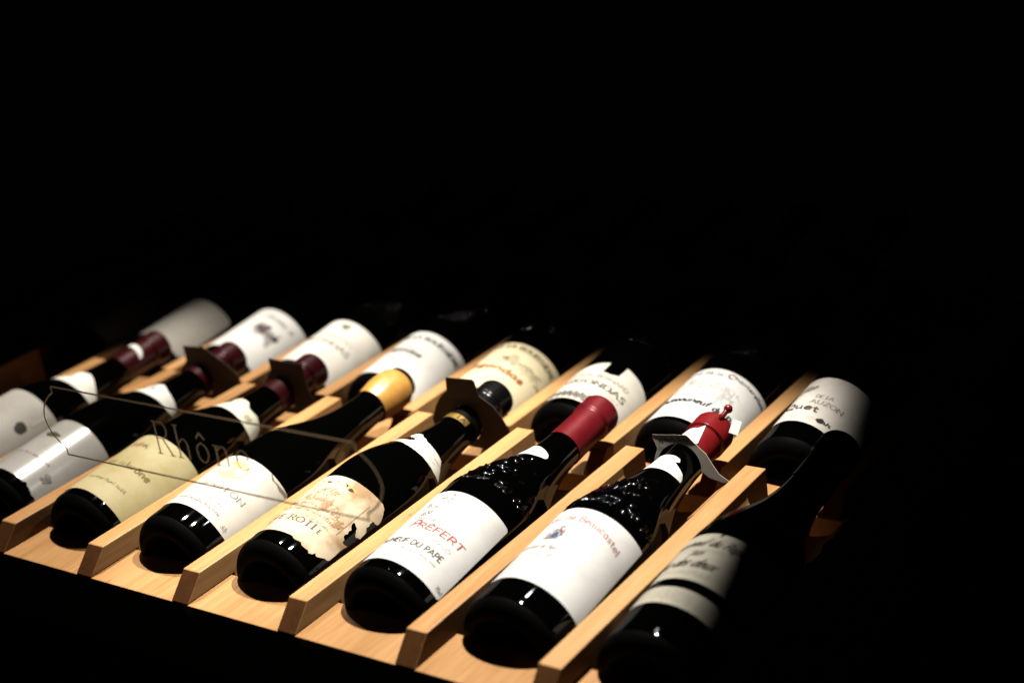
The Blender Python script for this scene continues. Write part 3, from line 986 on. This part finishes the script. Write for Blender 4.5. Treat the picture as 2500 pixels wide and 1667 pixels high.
# tan wax bottle with yellow oval label
b = bottle(1, -3, "front row bottle sealed in shiny tan wax, pale label with a yellow oval")
ov = Print((0.58, 0.46, 0.22)).blob(.0062, .0795, .0125, .0125, 24, .06)
t1 = Print(G1).text("LON", .0170, .0365, .0555, .0050, thin=.08, nib=.09, ang=.1, serif=.1)
t1.micro(-.004, .016, .0552, .0046, seed=70, thin=.13).micro(-.02, .031, .0345, .003, seed=71, thin=.16).micro(-.016, .026, .042, .0022, seed=72).scrib(.040, .030, .003, .003, 8, .0004, 73)
fl2 = Print((0.16, 0.14, 0.10)).poly([(.0300, .0972), (.0340, .0935), (.045, .0925), (.052, .0940), (.052, .0972)])
add_label(b, rrect(-.056, .0535, .0262, .0972), paper("ivory grey label paper", (0.56, 0.52, 0.45)), [ov, t1, fl2])
cap(b, .2500, TAN, ring=False, dome=.0032, extra=.0012)

# yellow label, paper neck collar
b = bottle(1, -4, "front row bottle with mustard yellow label between white-labelled and oval-labelled neighbours")
p1 = Print((0.45, 0.14, 0.06)).scrib(-.004, .0855, .008, .003, 26, .0007, 81)
p2 = Print((0.20, 0.17, 0.06)).text("ône", .0190, .0340, .0560, .0065, thin=.10, nib=.14, ang=.6)
p2.micro(-.010, .017, .0560, .006, seed=86, thin=.16).micro(-.01, .030, .034, .003, seed=82).scrib(.004, .0850, .003, .0025, 12, .0005, 83)
add_label(b, rrect(-.058, .056, .0165, .1010), YELLOW, [p1, p2])
cap(b, .2315, BURGUNDY)
colp = [(-.028, .1690), (-.012, .1712), (.002, .1738), (.0139, .1740), (.030, .1735), (.0430, .1745), (.0455, .1830), (.0400, .1925), (.0286, .1955), (.020, .1940), (.0164, .1948), (.0110, .2005), (.0008, .2020), (-.008, .200), (-.0026, .1905), (-.012, .183), (-.028, .180)]
pc = Print((0.38, 0.36, 0.22)).scrib(.024, .184, .0035, .003, 22, .0007, 84).scrib(.002, .196, .003, .0015, 10, .0006, 85)
add_label(b, colp, paper("collar paper", (0.80, 0.78, 0.62)), [pc], "collar_label", rref=.0235, step=.0025)
add_label(b, [(.002, .2525), (.0058, .2540), (.0120, .2545), (.0160, .2535), (.0155, .2515), (.009, .2515), (.004, .2505)], WHITE, (), "torn_strip", off=.0012, rref=.0156, step=.002)

# gold edged white label
b = bottle(1, -5, "front row bottle with satin white label edged in gold foil, left of the yellow label")
pk = Print((0.06, 0.05, 0.03)).blob(.003, .0755, .0095, .0045, 16, .35)
pg = Print((0.62, 0.36, 0.08))
pg.poly([(-.05, .0165), (.0274, .0185), (.0420, .0165), (.0520, .0180), (.0520, .0200), (.0420, .0190), (.0274, .0208), (-.05, .019)]).poly([(-.02, .0978), (.030, .0978), (.030, .0965), (-.02, .0962)])
pt = Print(G1).scrib(.0378, .0355, .0035, .004, 24, .0007, 91).micro(-.01, .03, .045, .003, seed=92)
add_label(b, jag((-.056, .0165), (.0274, .0188), 2, 0, 1) + jag((.0274, .0188), (.0525, .0170), 9, .0022, 93) + [(.0525, .0965), (.024, .0985), (-.056, .0985)], SATIN, [pk, pg, pt])
cap(b, .2380, BURGUNDY)
colp = [(-.030, .170), (-.012, .174), (.0091, .1765), (.020, .1795), (.0322, .1820), (.0416, .1870), (.0420, .1925), (.0286, .1955), (.016, .198), (.004, .203), (-.010, .200), (-.030, .190)]
pc2 = Print((0.50, 0.47, 0.20)).scrib(-.010, .186, .008, .006, 26, .0008, 94)
pc3 = Print((0.35, 0.45, 0.50)).scrib(.002, .192, .004, .004, 14, .0007, 95)
add_label(b, colp, paper("collar paper white", (0.84, 0.83, 0.76)), [pc2, pc3], "collar_label", rref=.0235, step=.0025)

# far left grey label
b = bottle(1, -6, "leftmost lit front row bottle, grey label with black spot, half out of focus")
pk = Print((0.03, 0.028, 0.02)).blob(.038, .095, .007, .007, 14, .3)
pg = Print((0.36, 0.34, 0.30)).poly([(.0395, .104), (.043, .104), (.046, .127), (.042, .128)])
add_label(b, rrect(-.056, .054, .040, .129), GREY, [pk, pg])
cap(b, .2380, BURGUNDY)
colp = [(-.030, .163), (-.0007, .1683), (.018, .172), (.0347, .1757), (.0400, .1857), (.0304, .1910), (.018, .198), (.0104, .2006), (-.006, .198), (-.030, .190)]
pc2 = Print((0.42, 0.42, 0.16)).scrib(-.006, .184, .008, .006, 26, .0008, 96)
add_label(b, colp, MATS["collar paper white"], [pc2], "collar_label", rref=.0235, step=.0025)
add_label(b, [(-.006, .2660), (.004, .2665), (.013, .2640), (.018, .2600), (.018, .2560), (.010, .2590), (0, .2610), (-.006, .262)], WHITE, (), "torn_strip", off=.0012, rref=.0156, step=.002)

# dim bottle at the right edge of the light
b = bottle(1, 1, "rightmost front row bottle, dim greyish handwritten label fading into the dark")
hd = Print((0.05, 0.042, 0.03)).text("Châteauneuf du Pape", -.046, .020, .1020, .0074, thin=.08, nib=.05, ang=.8, slant=.5)
hd.text("2005", -.0135, -.004, .0905, .0050, thin=.07, nib=.05, slant=.4).text("cuvée des deux".replace('é', 'e'), -.043, .010, .0785, .0090, thin=.085, nib=.06, ang=.8, slant=.55)
hm = Print((0.30, 0.27, 0.21)).micro(-.03, .012, .0725, .0016, seed=101).micro(-.03, .012, .0700, .0016, seed=102).micro(-.03, .010, .0965, .0018, seed=103)
hm.lines([[(-.05, .1135), (.05, .1135)]], .0003)
gp = Print((0.62, 0.42, 0.15)).lines([[(-.056, .0658), (.05, .0658)]], .0007)
add_label(b, rrect(-.058, .052, .0645, .1165, .001)[:4] + [(.052, .1165), (.0010, .1160), (.0000, .1135), (-.0018, .1130), (-.0008, .1165)] + [(-.058, .1165), (-.058, .0645)], WARMGREY, [hm, gp, hd])
hm2 = Print((0.28, 0.25, 0.19))
for i in range(4): hm2.micro(-.034, .012, .0415 + .0030 * i, .0018, seed=110 + i)
gp2 = Print((0.62, 0.42, 0.15)).lines([[(-.056, .0392), (.05, .0392)], [(-.056, .0538), (.05, .0538)]], .0006)
add_label(b, rrect(-.058, .052, .038, .0552, .0008), WARMGREY, [hm2, gp2], "lower_label")
cap(b, .236, BLACKCAP)

# ---------- second row
# notched label with lattice border
b = bottle(2, -1, "second row bottle with white label notched at top and checked lattice border below")
lp = rrect(-.058, .0545, .0165, .079, .001)[:8]
lp = [(-.058, .0172), (.0545, .0172), (.0535, .0765), (.046, .0795), (.036, .0825), (.0211, .0850), (.0206, .0700), (.0140, .0668), (.0060, .0670), (.0055, .0825), (-.004, .0795), (-.018, .0735), (-.030, .067), (-.058, .058)]
k1 = Print((0.03, 0.022, 0.01)).text("GIGONDAS", -.0215, .0405, .0430, .0066, thin=.08, nib=.15, ang=.05, serif=.09, slope=.06)
k2 = Print((0.22, 0.18, 0.10)).text("LOUIS BERNARD", -.0175, .0362, .0545, .0046, thin=.06, nib=.09, ang=.05, serif=.09, slope=.10)
k2.text("2017", .0085, .0170, .0335, .0028, thin=.09, nib=.05)
k3 = Print(G2).micro(-.02, .038, .0385, .0022, seed=121, slope=.05).lines([[(-.03, .0372), (.008, .0392)]], .0003)
k4 = Print((0.07, 0.06, 0.055))
for i in range(-8, 9):
    for j in (0, 1):
        s_, t_ = i * .0062 + .0031 * j, .0225 + .0042 * j
        if t_ < .0185: continue
        for q in (1.0,):
            k4.lines([[(s_ - .0027, t_), (s_, t_ + .0036), (s_ + .0027, t_), (s_, t_ - .0036), (s_ - .0027, t_)]], .0008)
        k4.poly([(s_ - .0013, t_), (s_, t_ + .0018), (s_ + .0013, t_), (s_, t_ - .0018)])
add_label(b, lp, IVORY, [k3, k2, k1, k4], step=.003)
cap(b, .236, BLACKCAP)
link("raised_crest", emboss_mesh(13, .35), RELIEF, b)

# blackletter white label
b = bottle(2, 0, "second row bottle with white label carrying blackletter words, behind the crested front bottle")
q1 = Print((0.03, 0.025, 0.02)).text("Châteauneuf du Pape", -.0300, .0520, .0365, .0070, thin=.08, nib=.17, ang=.75, slope=.06, slant=.1)
q2 = Print((0.08, 0.07, 0.06)).text("Domaine de la", -.040, .0085, .0855, .0042, thin=.06, nib=.10, ang=.75)
q2.text("hanterelles", .0185, .0535, .0885, .0046, thin=.07, nib=.12, ang=.75)
q3 = Print((0.30, 0.07, 0.04)).text("C", .0125, .0180, .0868, .0058, thin=.1, nib=.16, ang=.7)
q4 = Print((0.52, 0.51, 0.50)).scrib(.006, .062, .026, .012, 110, .0006, 131).micro(-.03, .045, .0295, .0020, seed=132).micro(-.03, .045, .0255, .0020, seed=133).micro(-.03, .045, .0215, .0018, seed=134)
add_label(b, rrect(-.058, .0560, .0130, .0955, slope=.04), WHITE, [q4, q2, q3, q1])
cap(b, .236, BLACKCAP)
link("raised_crest", emboss_mesh(14, .3, crest_t=.158), RELIEF, b)

# house drawing
b = bottle(2, 1, "second row bottle at the right with grey house drawing, fading into darkness")
h1 = Print((0.30, 0.27, 0.22)).scrib(-.0185, .0890, .0075, .0040, 60, .0006, 141).poly([(-.028, .083), (-.0125, .0855), (-.0125, .090), (-.018, .0925), (-.028, .0885)])
h2 = Print((0.30, 0.26, 0.21)).text("DE LA", -.0055, .0100, .0715, .0042, thin=.08, nib=.08, ang=.1, serif=.1, slope=-.1)
h2.text("AUZON", -.0070, .0230, .0630, .0052, thin=.07, nib=.12, ang=.1, serif=.1, slope=-.17)
h3 = Print((0.09, 0.065, 0.035)).text("Quet", -.0300, .0055, .0590, .0078, thin=.08, nib=.14, ang=.7, slope=-.28)
h4 = Print((0.03, 0.026, 0.018)).blob(.0124, .0398, .0042, .0034, 14, .35).micro(.0160, .0205, .0375, .004, seed=144, thin=.2)
h5 = Print((0.60, 0.53, 0.42)).micro(-.03, .008, .0455, .0018, seed=142, slope=-.15).micro(-.03, .006, .0425, .0018, seed=143, slope=-.15)
add_label(b, rrect(-.050, .052, .0325, .1035, slope=-.16), paper("warm grey label paper", (0.74, 0.70, 0.64)), [h5, h1, h2, h3, h4])
cap(b, .236, BLACKCAP)
link("raised_crest", emboss_mesh(15, .2, crest_t=.166, text=""), RELIEF, b)

# beige label with hills
b = bottle(2, -2, "second row bottle with beige label, dark engraved hills and brown blackletter word")
w1 = Print((0.25, 0.085, 0.02)).text("Gigondas", -.0250, .0360, .0465, .0076, thin=.12, nib=.20, ang=.7, slope=.04)
w2 = Print((0.07, 0.055, 0.02)).text("DE LA BOUÏSSIÈRE", -.0180, .0520, .0865, .0052, thin=.09, nib=.10, ang=.1, serif=.08, arc=1.5)
w3 = Print((0.045, 0.042, 0.03))
hill = [(-.03, .0555), (-.012, .0640), (.0019, .0690), (.0065, .0715), (.0085, .0700), (.0095, .0640), (.0160, .0640), (.0200, .0690), (.0250, .0710), (.0300, .0705), (.0370, .0715), (.0405, .0690), (.0440, .0680), (.0500, .064), (.052, .0620), (.0449, .0612), (.0289, .0596), (.0065, .0545), (-.02, .050)]
w4 = Print((0.34, 0.30, 0.20)).poly([(.0055, .0600), (.0060, .0720), (.0110, .0775), (.0160, .0770), (.0195, .0690), (.0180, .0600)]).scrib(.036, .0695, .009, .004, 40, .0006, 150)
w3.V += hill; w3.F.append(tuple(range(len(hill))))
w5 = Print((0.50, 0.43, 0.28)).scrib(.030, .066, .013, .004, 46, .0005, 151).scrib(.002, .063, .006, .004, 18, .0005, 152)
w6 = Print((0.42, 0.36, 0.24)).text("2007", .006, .0135, .0310, .0032, thin=.1).micro(-.02, .034, .0405, .0022, seed=153, slope=.04).micro(-.02, .032, .0365, .0018, seed=154).micro(.0, .030, .028, .0020, seed=155).lines([[(-.05, .0225), (.05, .0235)]], .0008)
wv = Print((0.30, 0.26, 0.15)).lines([[(-.05, .0530), (-.02, .0525), (.0065, .0558), (.0289, .0608), (.0449, .0630), (.052, .0640)]], .0009)
add_label(b, rrect(-.058, .0560, .0140, .0955, slope=.06), CREAM, [w6, w4, w3, w5, wv, w1, w2])
cap(b, .236, BLACKCAP)
add_label(b, [(.0190, .0045), (.0230, .0105), (.0265, .0080), (.0285, .0060), (.0260, .0045)], WHITE, (), "price_sticker", step=.002)
link("raised_crest", emboss_mesh(16, .5, crest_t=.16), RELIEF, b)

# white label with grey capitals
b = bottle(2, -3, "second row bottle with plain white label and one line of grey capitals, behind tan wax")
v1 = Print((0.06, 0.05, 0.04)).text("DOMAINE LA BOUÏSSIÈRE", -.047, .0500, .0805, .0052, thin=.14, nib=.10, ang=.1, serif=.08)
v2 = Print((0.04, 0.04, 0.03)).text("Gigondas", -.0210, .0205, .0550, .0056, thin=.14, nib=.18, ang=.7)
v3 = Print(G2).text("2007", -.003, .003, .0385, .0032, thin=.1).micro(-.018, .020, .0495, .0020, seed=161).micro(-.01, .022, .062, .0018, seed=162).micro(-.02, .025, .029, .0016, seed=163).scrib(.042, .014, .003, .002, 8, .0006, 164)
add_label(b, rrect(-.058, .0555, .0118, .0945), WHITE, [v3, v2, v1])
cap(b, .236, BLACKCAP)
link("raised_crest", emboss_mesh(17, .45, crest_t=.16), RELIEF, b)

# white label with small green leaf
b = bottle(2, -4, "second row bottle with creamy white label and small green leaf near its top")
l1 = Print((0.06, 0.09, 0.06)).scrib(.009, .0855, .0045, .0035, 40, .0006, 171).blob(.0112, .0885, .0025, .0015)
l2 = Print((0.20, 0.16, 0.09)).text("GIGONDAS", -.022, .0372, .0525, .0064, thin=.08, nib=.12, ang=.1, serif=.09)
l2.micro(-.022, .031, .0655, .0036, seed=174, thin=.16)
l3 = Print((0.55, 0.52, 0.46)).micro(-.02, .03, .042, .002, seed=172).micro(-.02, .03, .036, .002, seed=173)
add_label(b, rrect(-.058, .0560, .0125, .0965), paper("creamy label paper", (0.84, 0.81, 0.73)), [l3, l1, l2])
cap(b, .236, BLACKCAP)
link("raised_crest", emboss_mesh(18, .7, crest_t=.165), RELIEF, b)

# label with flourish
b = bottle(2, -5, "second row bottle with pale label of dark purple flourishes above a white band")
f1 = Print((0.07, 0.04, 0.05)).scrib(.0157, .0672, .006, .006, 50, .0009, 181).blob(.0352, .0655, .0045, .0042, 12, .3).scrib(.026, .0650, .010, .008, 40, .0008, 182).scrib(.033, .053, .003, .003, 10, .0008, 183)
f2 = Print((0.16, 0.15, 0.14)).micro(.0080, .0430, .0850, .0060, seed=184, thin=.16, words=(6, 9))
f3 = Print((0.50, 0.48, 0.49)).poly([(-.058, .050), (.0560, .050), (.0560, .0765), (.026, .0775), (-.01, .0765), (-.058, .074)])
add_label(b, rrect(-.058, .0560, .0190, .1005), WHITE, [f3, f1, f2])
cap(b, .236, BLACKCAP)
link("raised_crest", emboss_mesh(19, .8, crest_t=.17, text=""), RELIEF, b)

# plain grey label, far left of the second row
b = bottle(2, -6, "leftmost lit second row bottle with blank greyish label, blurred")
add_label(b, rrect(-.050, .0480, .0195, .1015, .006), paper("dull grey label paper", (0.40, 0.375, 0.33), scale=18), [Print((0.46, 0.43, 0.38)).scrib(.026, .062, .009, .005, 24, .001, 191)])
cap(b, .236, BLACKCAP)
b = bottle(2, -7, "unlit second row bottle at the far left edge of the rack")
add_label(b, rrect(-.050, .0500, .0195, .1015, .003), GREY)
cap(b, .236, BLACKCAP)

# ---------- dim back row
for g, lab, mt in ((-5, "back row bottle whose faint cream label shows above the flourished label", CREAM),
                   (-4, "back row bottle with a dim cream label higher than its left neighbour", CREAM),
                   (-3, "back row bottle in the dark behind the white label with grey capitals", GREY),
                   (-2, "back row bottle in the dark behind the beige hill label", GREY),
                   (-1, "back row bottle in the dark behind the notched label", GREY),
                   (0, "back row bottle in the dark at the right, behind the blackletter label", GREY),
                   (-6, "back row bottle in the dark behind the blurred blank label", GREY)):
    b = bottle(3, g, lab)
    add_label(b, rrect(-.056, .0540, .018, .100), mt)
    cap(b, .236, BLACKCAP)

# ------------------------------------------------------------------ paper tags hung on the necks


def neck_tag(row, g, t, lean, poly, hole, mat, label, txt=None, rot=0.0):
    bm_ = bottle_matrix(row, g)
    org = bm_ @ Vector((0, t, 0))
    rot_ = T.to_3x3() @ Matrix.Rotation(-lean, 3, 'X')
    mw = Matrix.Translation(org) @ rot_.to_4x4()
    v, f = cdt(poly, .004, [hole] if hole else [])
    used = sorted({i for q in f for i in q})
    ix = {a: c for c, a in enumerate(used)}
    n = len(used)

    def bend(x, z): return .9 * max(0, abs(x) - .014) ** 1.5 - .10 * max(0, z - .02)
    th = .0005
    V = [(v[i][0], bend(*v[i]), v[i][1]) for i in used] + [(v[i][0], bend(*v[i]) + th, v[i][1]) for i in used]
    F = [tuple(ix[i] for i in q) for q in f]
    ed = {}
    for q in F:
        for a, c in zip(q, q[1:] + q[:1]):
            ed[(a, c)] = 1
    FF = list(F) + [tuple(n + i for i in q)[::-1] for q in F]
    for (a, c) in ed:
        if (c, a) not in ed: FF.append((c, a, a + n, c + n))
    o = link("neck_tag", mesh_of("neck_tag", V, FF), mat, None, mw)
    tag(o, label, "tag", "paper tags hung on bottle necks")
    if txt:
        pm = Print(K_).micro(-.0185, .0062, .0185, .0030, seed=201, slope=.13, thin=.22, words=(9, 14))
        pm.scrib(-.0165, .0180, .002, .0012, 8, .0006, 202)
        V2, F2 = pm.V, pm.F
        link("lettering", mesh_of("lettering", [(x, bend(x, z) - .0004, z) for x, z in V2], F2), ink((0.06, 0.05, 0.04)), o)
    return o


TAGM = paper("tag card", (0.70, 0.64, 0.56))
TAG_SHADED = paper("shaded tag card", (0.06, 0.04, 0.028))  # card colour darkened to stand in for the tags' unlit fronts


def circ(r, n=20, cz=0.0): return [(r * math.cos(2 * math.pi * i / n), cz + r * math.sin(2 * math.pi * i / n)) for i in range(n)]


arch = [(.0193 * math.cos(math.radians(a_)), .0193 * math.sin(math.radians(a_))) for a_ in range(2, 195, 8)]
neck_tag(1, 0, .236, .3, [(-.0222, -.0060), (-.0215, .0061), (-.0195, .0127), (-.0252, .0218), (-.0244, .0229), (.0045, .0267), (.0064, .0260), (.0133, .0206), (.0219, .0146), (.0279, .0066), (.0331, .0005), (.0411, -.0042),
                         (.0365, -.0056), (.0255, -.0030)] + arch,
         None, TAGM, "lit grey paper tag around the neck of the crested white-label bottle", True)
full = [(-.0150, .0385), (-.0140, .0400), (.0130, .0415), (.0150, .0400), (.0168, .0265), (.0280, .0185), (.0350, .0087), (.0408, -.0038), (.036, -.016), (.018, -.0215), (-.018, -.0215), (-.036, -.016), (-.0400, -.004), (-.034, .0087), (-.027, .0185), (-.0168, .0265)]
neck_tag(1, -2, .25, 0.03, full, circ(.0160), TAG_SHADED, "dark upright neck tag with painted-in shade on the bottle with the torn antique label")
full2 = [(x + .010, z * .84) for x, z in full]
neck_tag(1, -4, .25, 0.0, [(-.0087, .0331), (.0300, .0312), (.0290, .0200), (.0300, .0100), (.0346, -.0068), (.0330, -.0120), (.018, -.0205), (-.018, -.0205), (-.030, -.010), (-.024, .004), (-.0105, .0179)], circ(.0160), TAG_SHADED, "dark brown neck tag with painted-in shade on the yellow-label bottle")
neck_tag(1, -5, .25, 0.0, [(-.0153, .0325), (.0120, .0345), (.0190, .030), (.034, .018), (.046, .0055), (.0455, -.0030), (.036, -.014), (.018, -.0205), (-.018, -.0205), (-.034, -.012), (-.030, .004), (-.0165, .0167)], circ(.0160), TAG_SHADED, "dark brown neck tag with painted-in shade on the gold-edged label bottle")

# ------------------------------------------------------------------ clear sign with the region name
sg = empty("region_sign", T @ Matrix.Translation((-.146, YB - .0012, 0)), "clear plaque-shaped sign reading Rhône, clipped to the front rail", "sign")
xe, zc = .143, .1365
half = [(xe, .1635), (xe, .1585), (xe + .0055, .1550), (xe + .0125, .1475), (xe + .0163, .1365), (xe + .0125, .1255), (xe + .0055, .1180), (xe, .1145), (xe, .1095)]
feet = [(.060, .1095), (.060, -.022), (.052, -.022), (.052, .1095), (-.052, .1095), (-.052, -.022), (-.060, -.022), (-.060, .1095)]
plaque = half + feet + [(-x, z) for x, z in half[::-1]]
CLEAR = see_through("clear acrylic", (0.985, 0.985, 0.98), 0.006, 0.08)
link("clear_panel", prism_y([(x, z) for x, z in plaque], -.002, 0, 0, "clear_panel"), CLEAR, sg)
SIGN = lit_print("sign print", (0.07, 0.05, 0.03), (0.15, 0.105, 0.06))
ol_ = half + [(-x, z) for x, z in half[::-1]]
V2, F2 = [], []
pen([smooth_line(half[2:7], 5), half[:3], half[6:], [(-x, z) for x, z in smooth_line(half[2:7], 5)], [(-x, z) for x, z in half[:3]], [(-x, z) for x, z in half[6:]], [half[0], (-half[0][0], half[0][1])], [half[-1], (-half[-1][0], half[-1][1])]], V2, F2, .0014)
link("outline", mesh_of("outline", [(x, -.0022, z) for x, z in V2], F2), SIGN, sg)
x = -.042
for ch, wd in (("R", .0150), ("h", .0135), ("ô", .0125), ("n", .0138), ("e", .0125)):
    V2, F2 = [], []
    hh = .0245
    st = strokes(ch, x, x + wd, .1268, hh, serif=.10)
    pen(st, V2, F2, .0006, .0009, .15)
    link("letter", mesh_of("letter", [(a, -.0022, c) for a, c in V2], F2), SIGN, sg)
    x += wd + .0052

# ------------------------------------------------------------------ render settings
scene.cycles.use_denoising = True
scene.cycles.max_bounces = 8
scene.cycles.diffuse_bounces = 2
scene.cycles.sample_clamp_indirect = 0.05
scene.cycles.transparent_max_bounces = 12
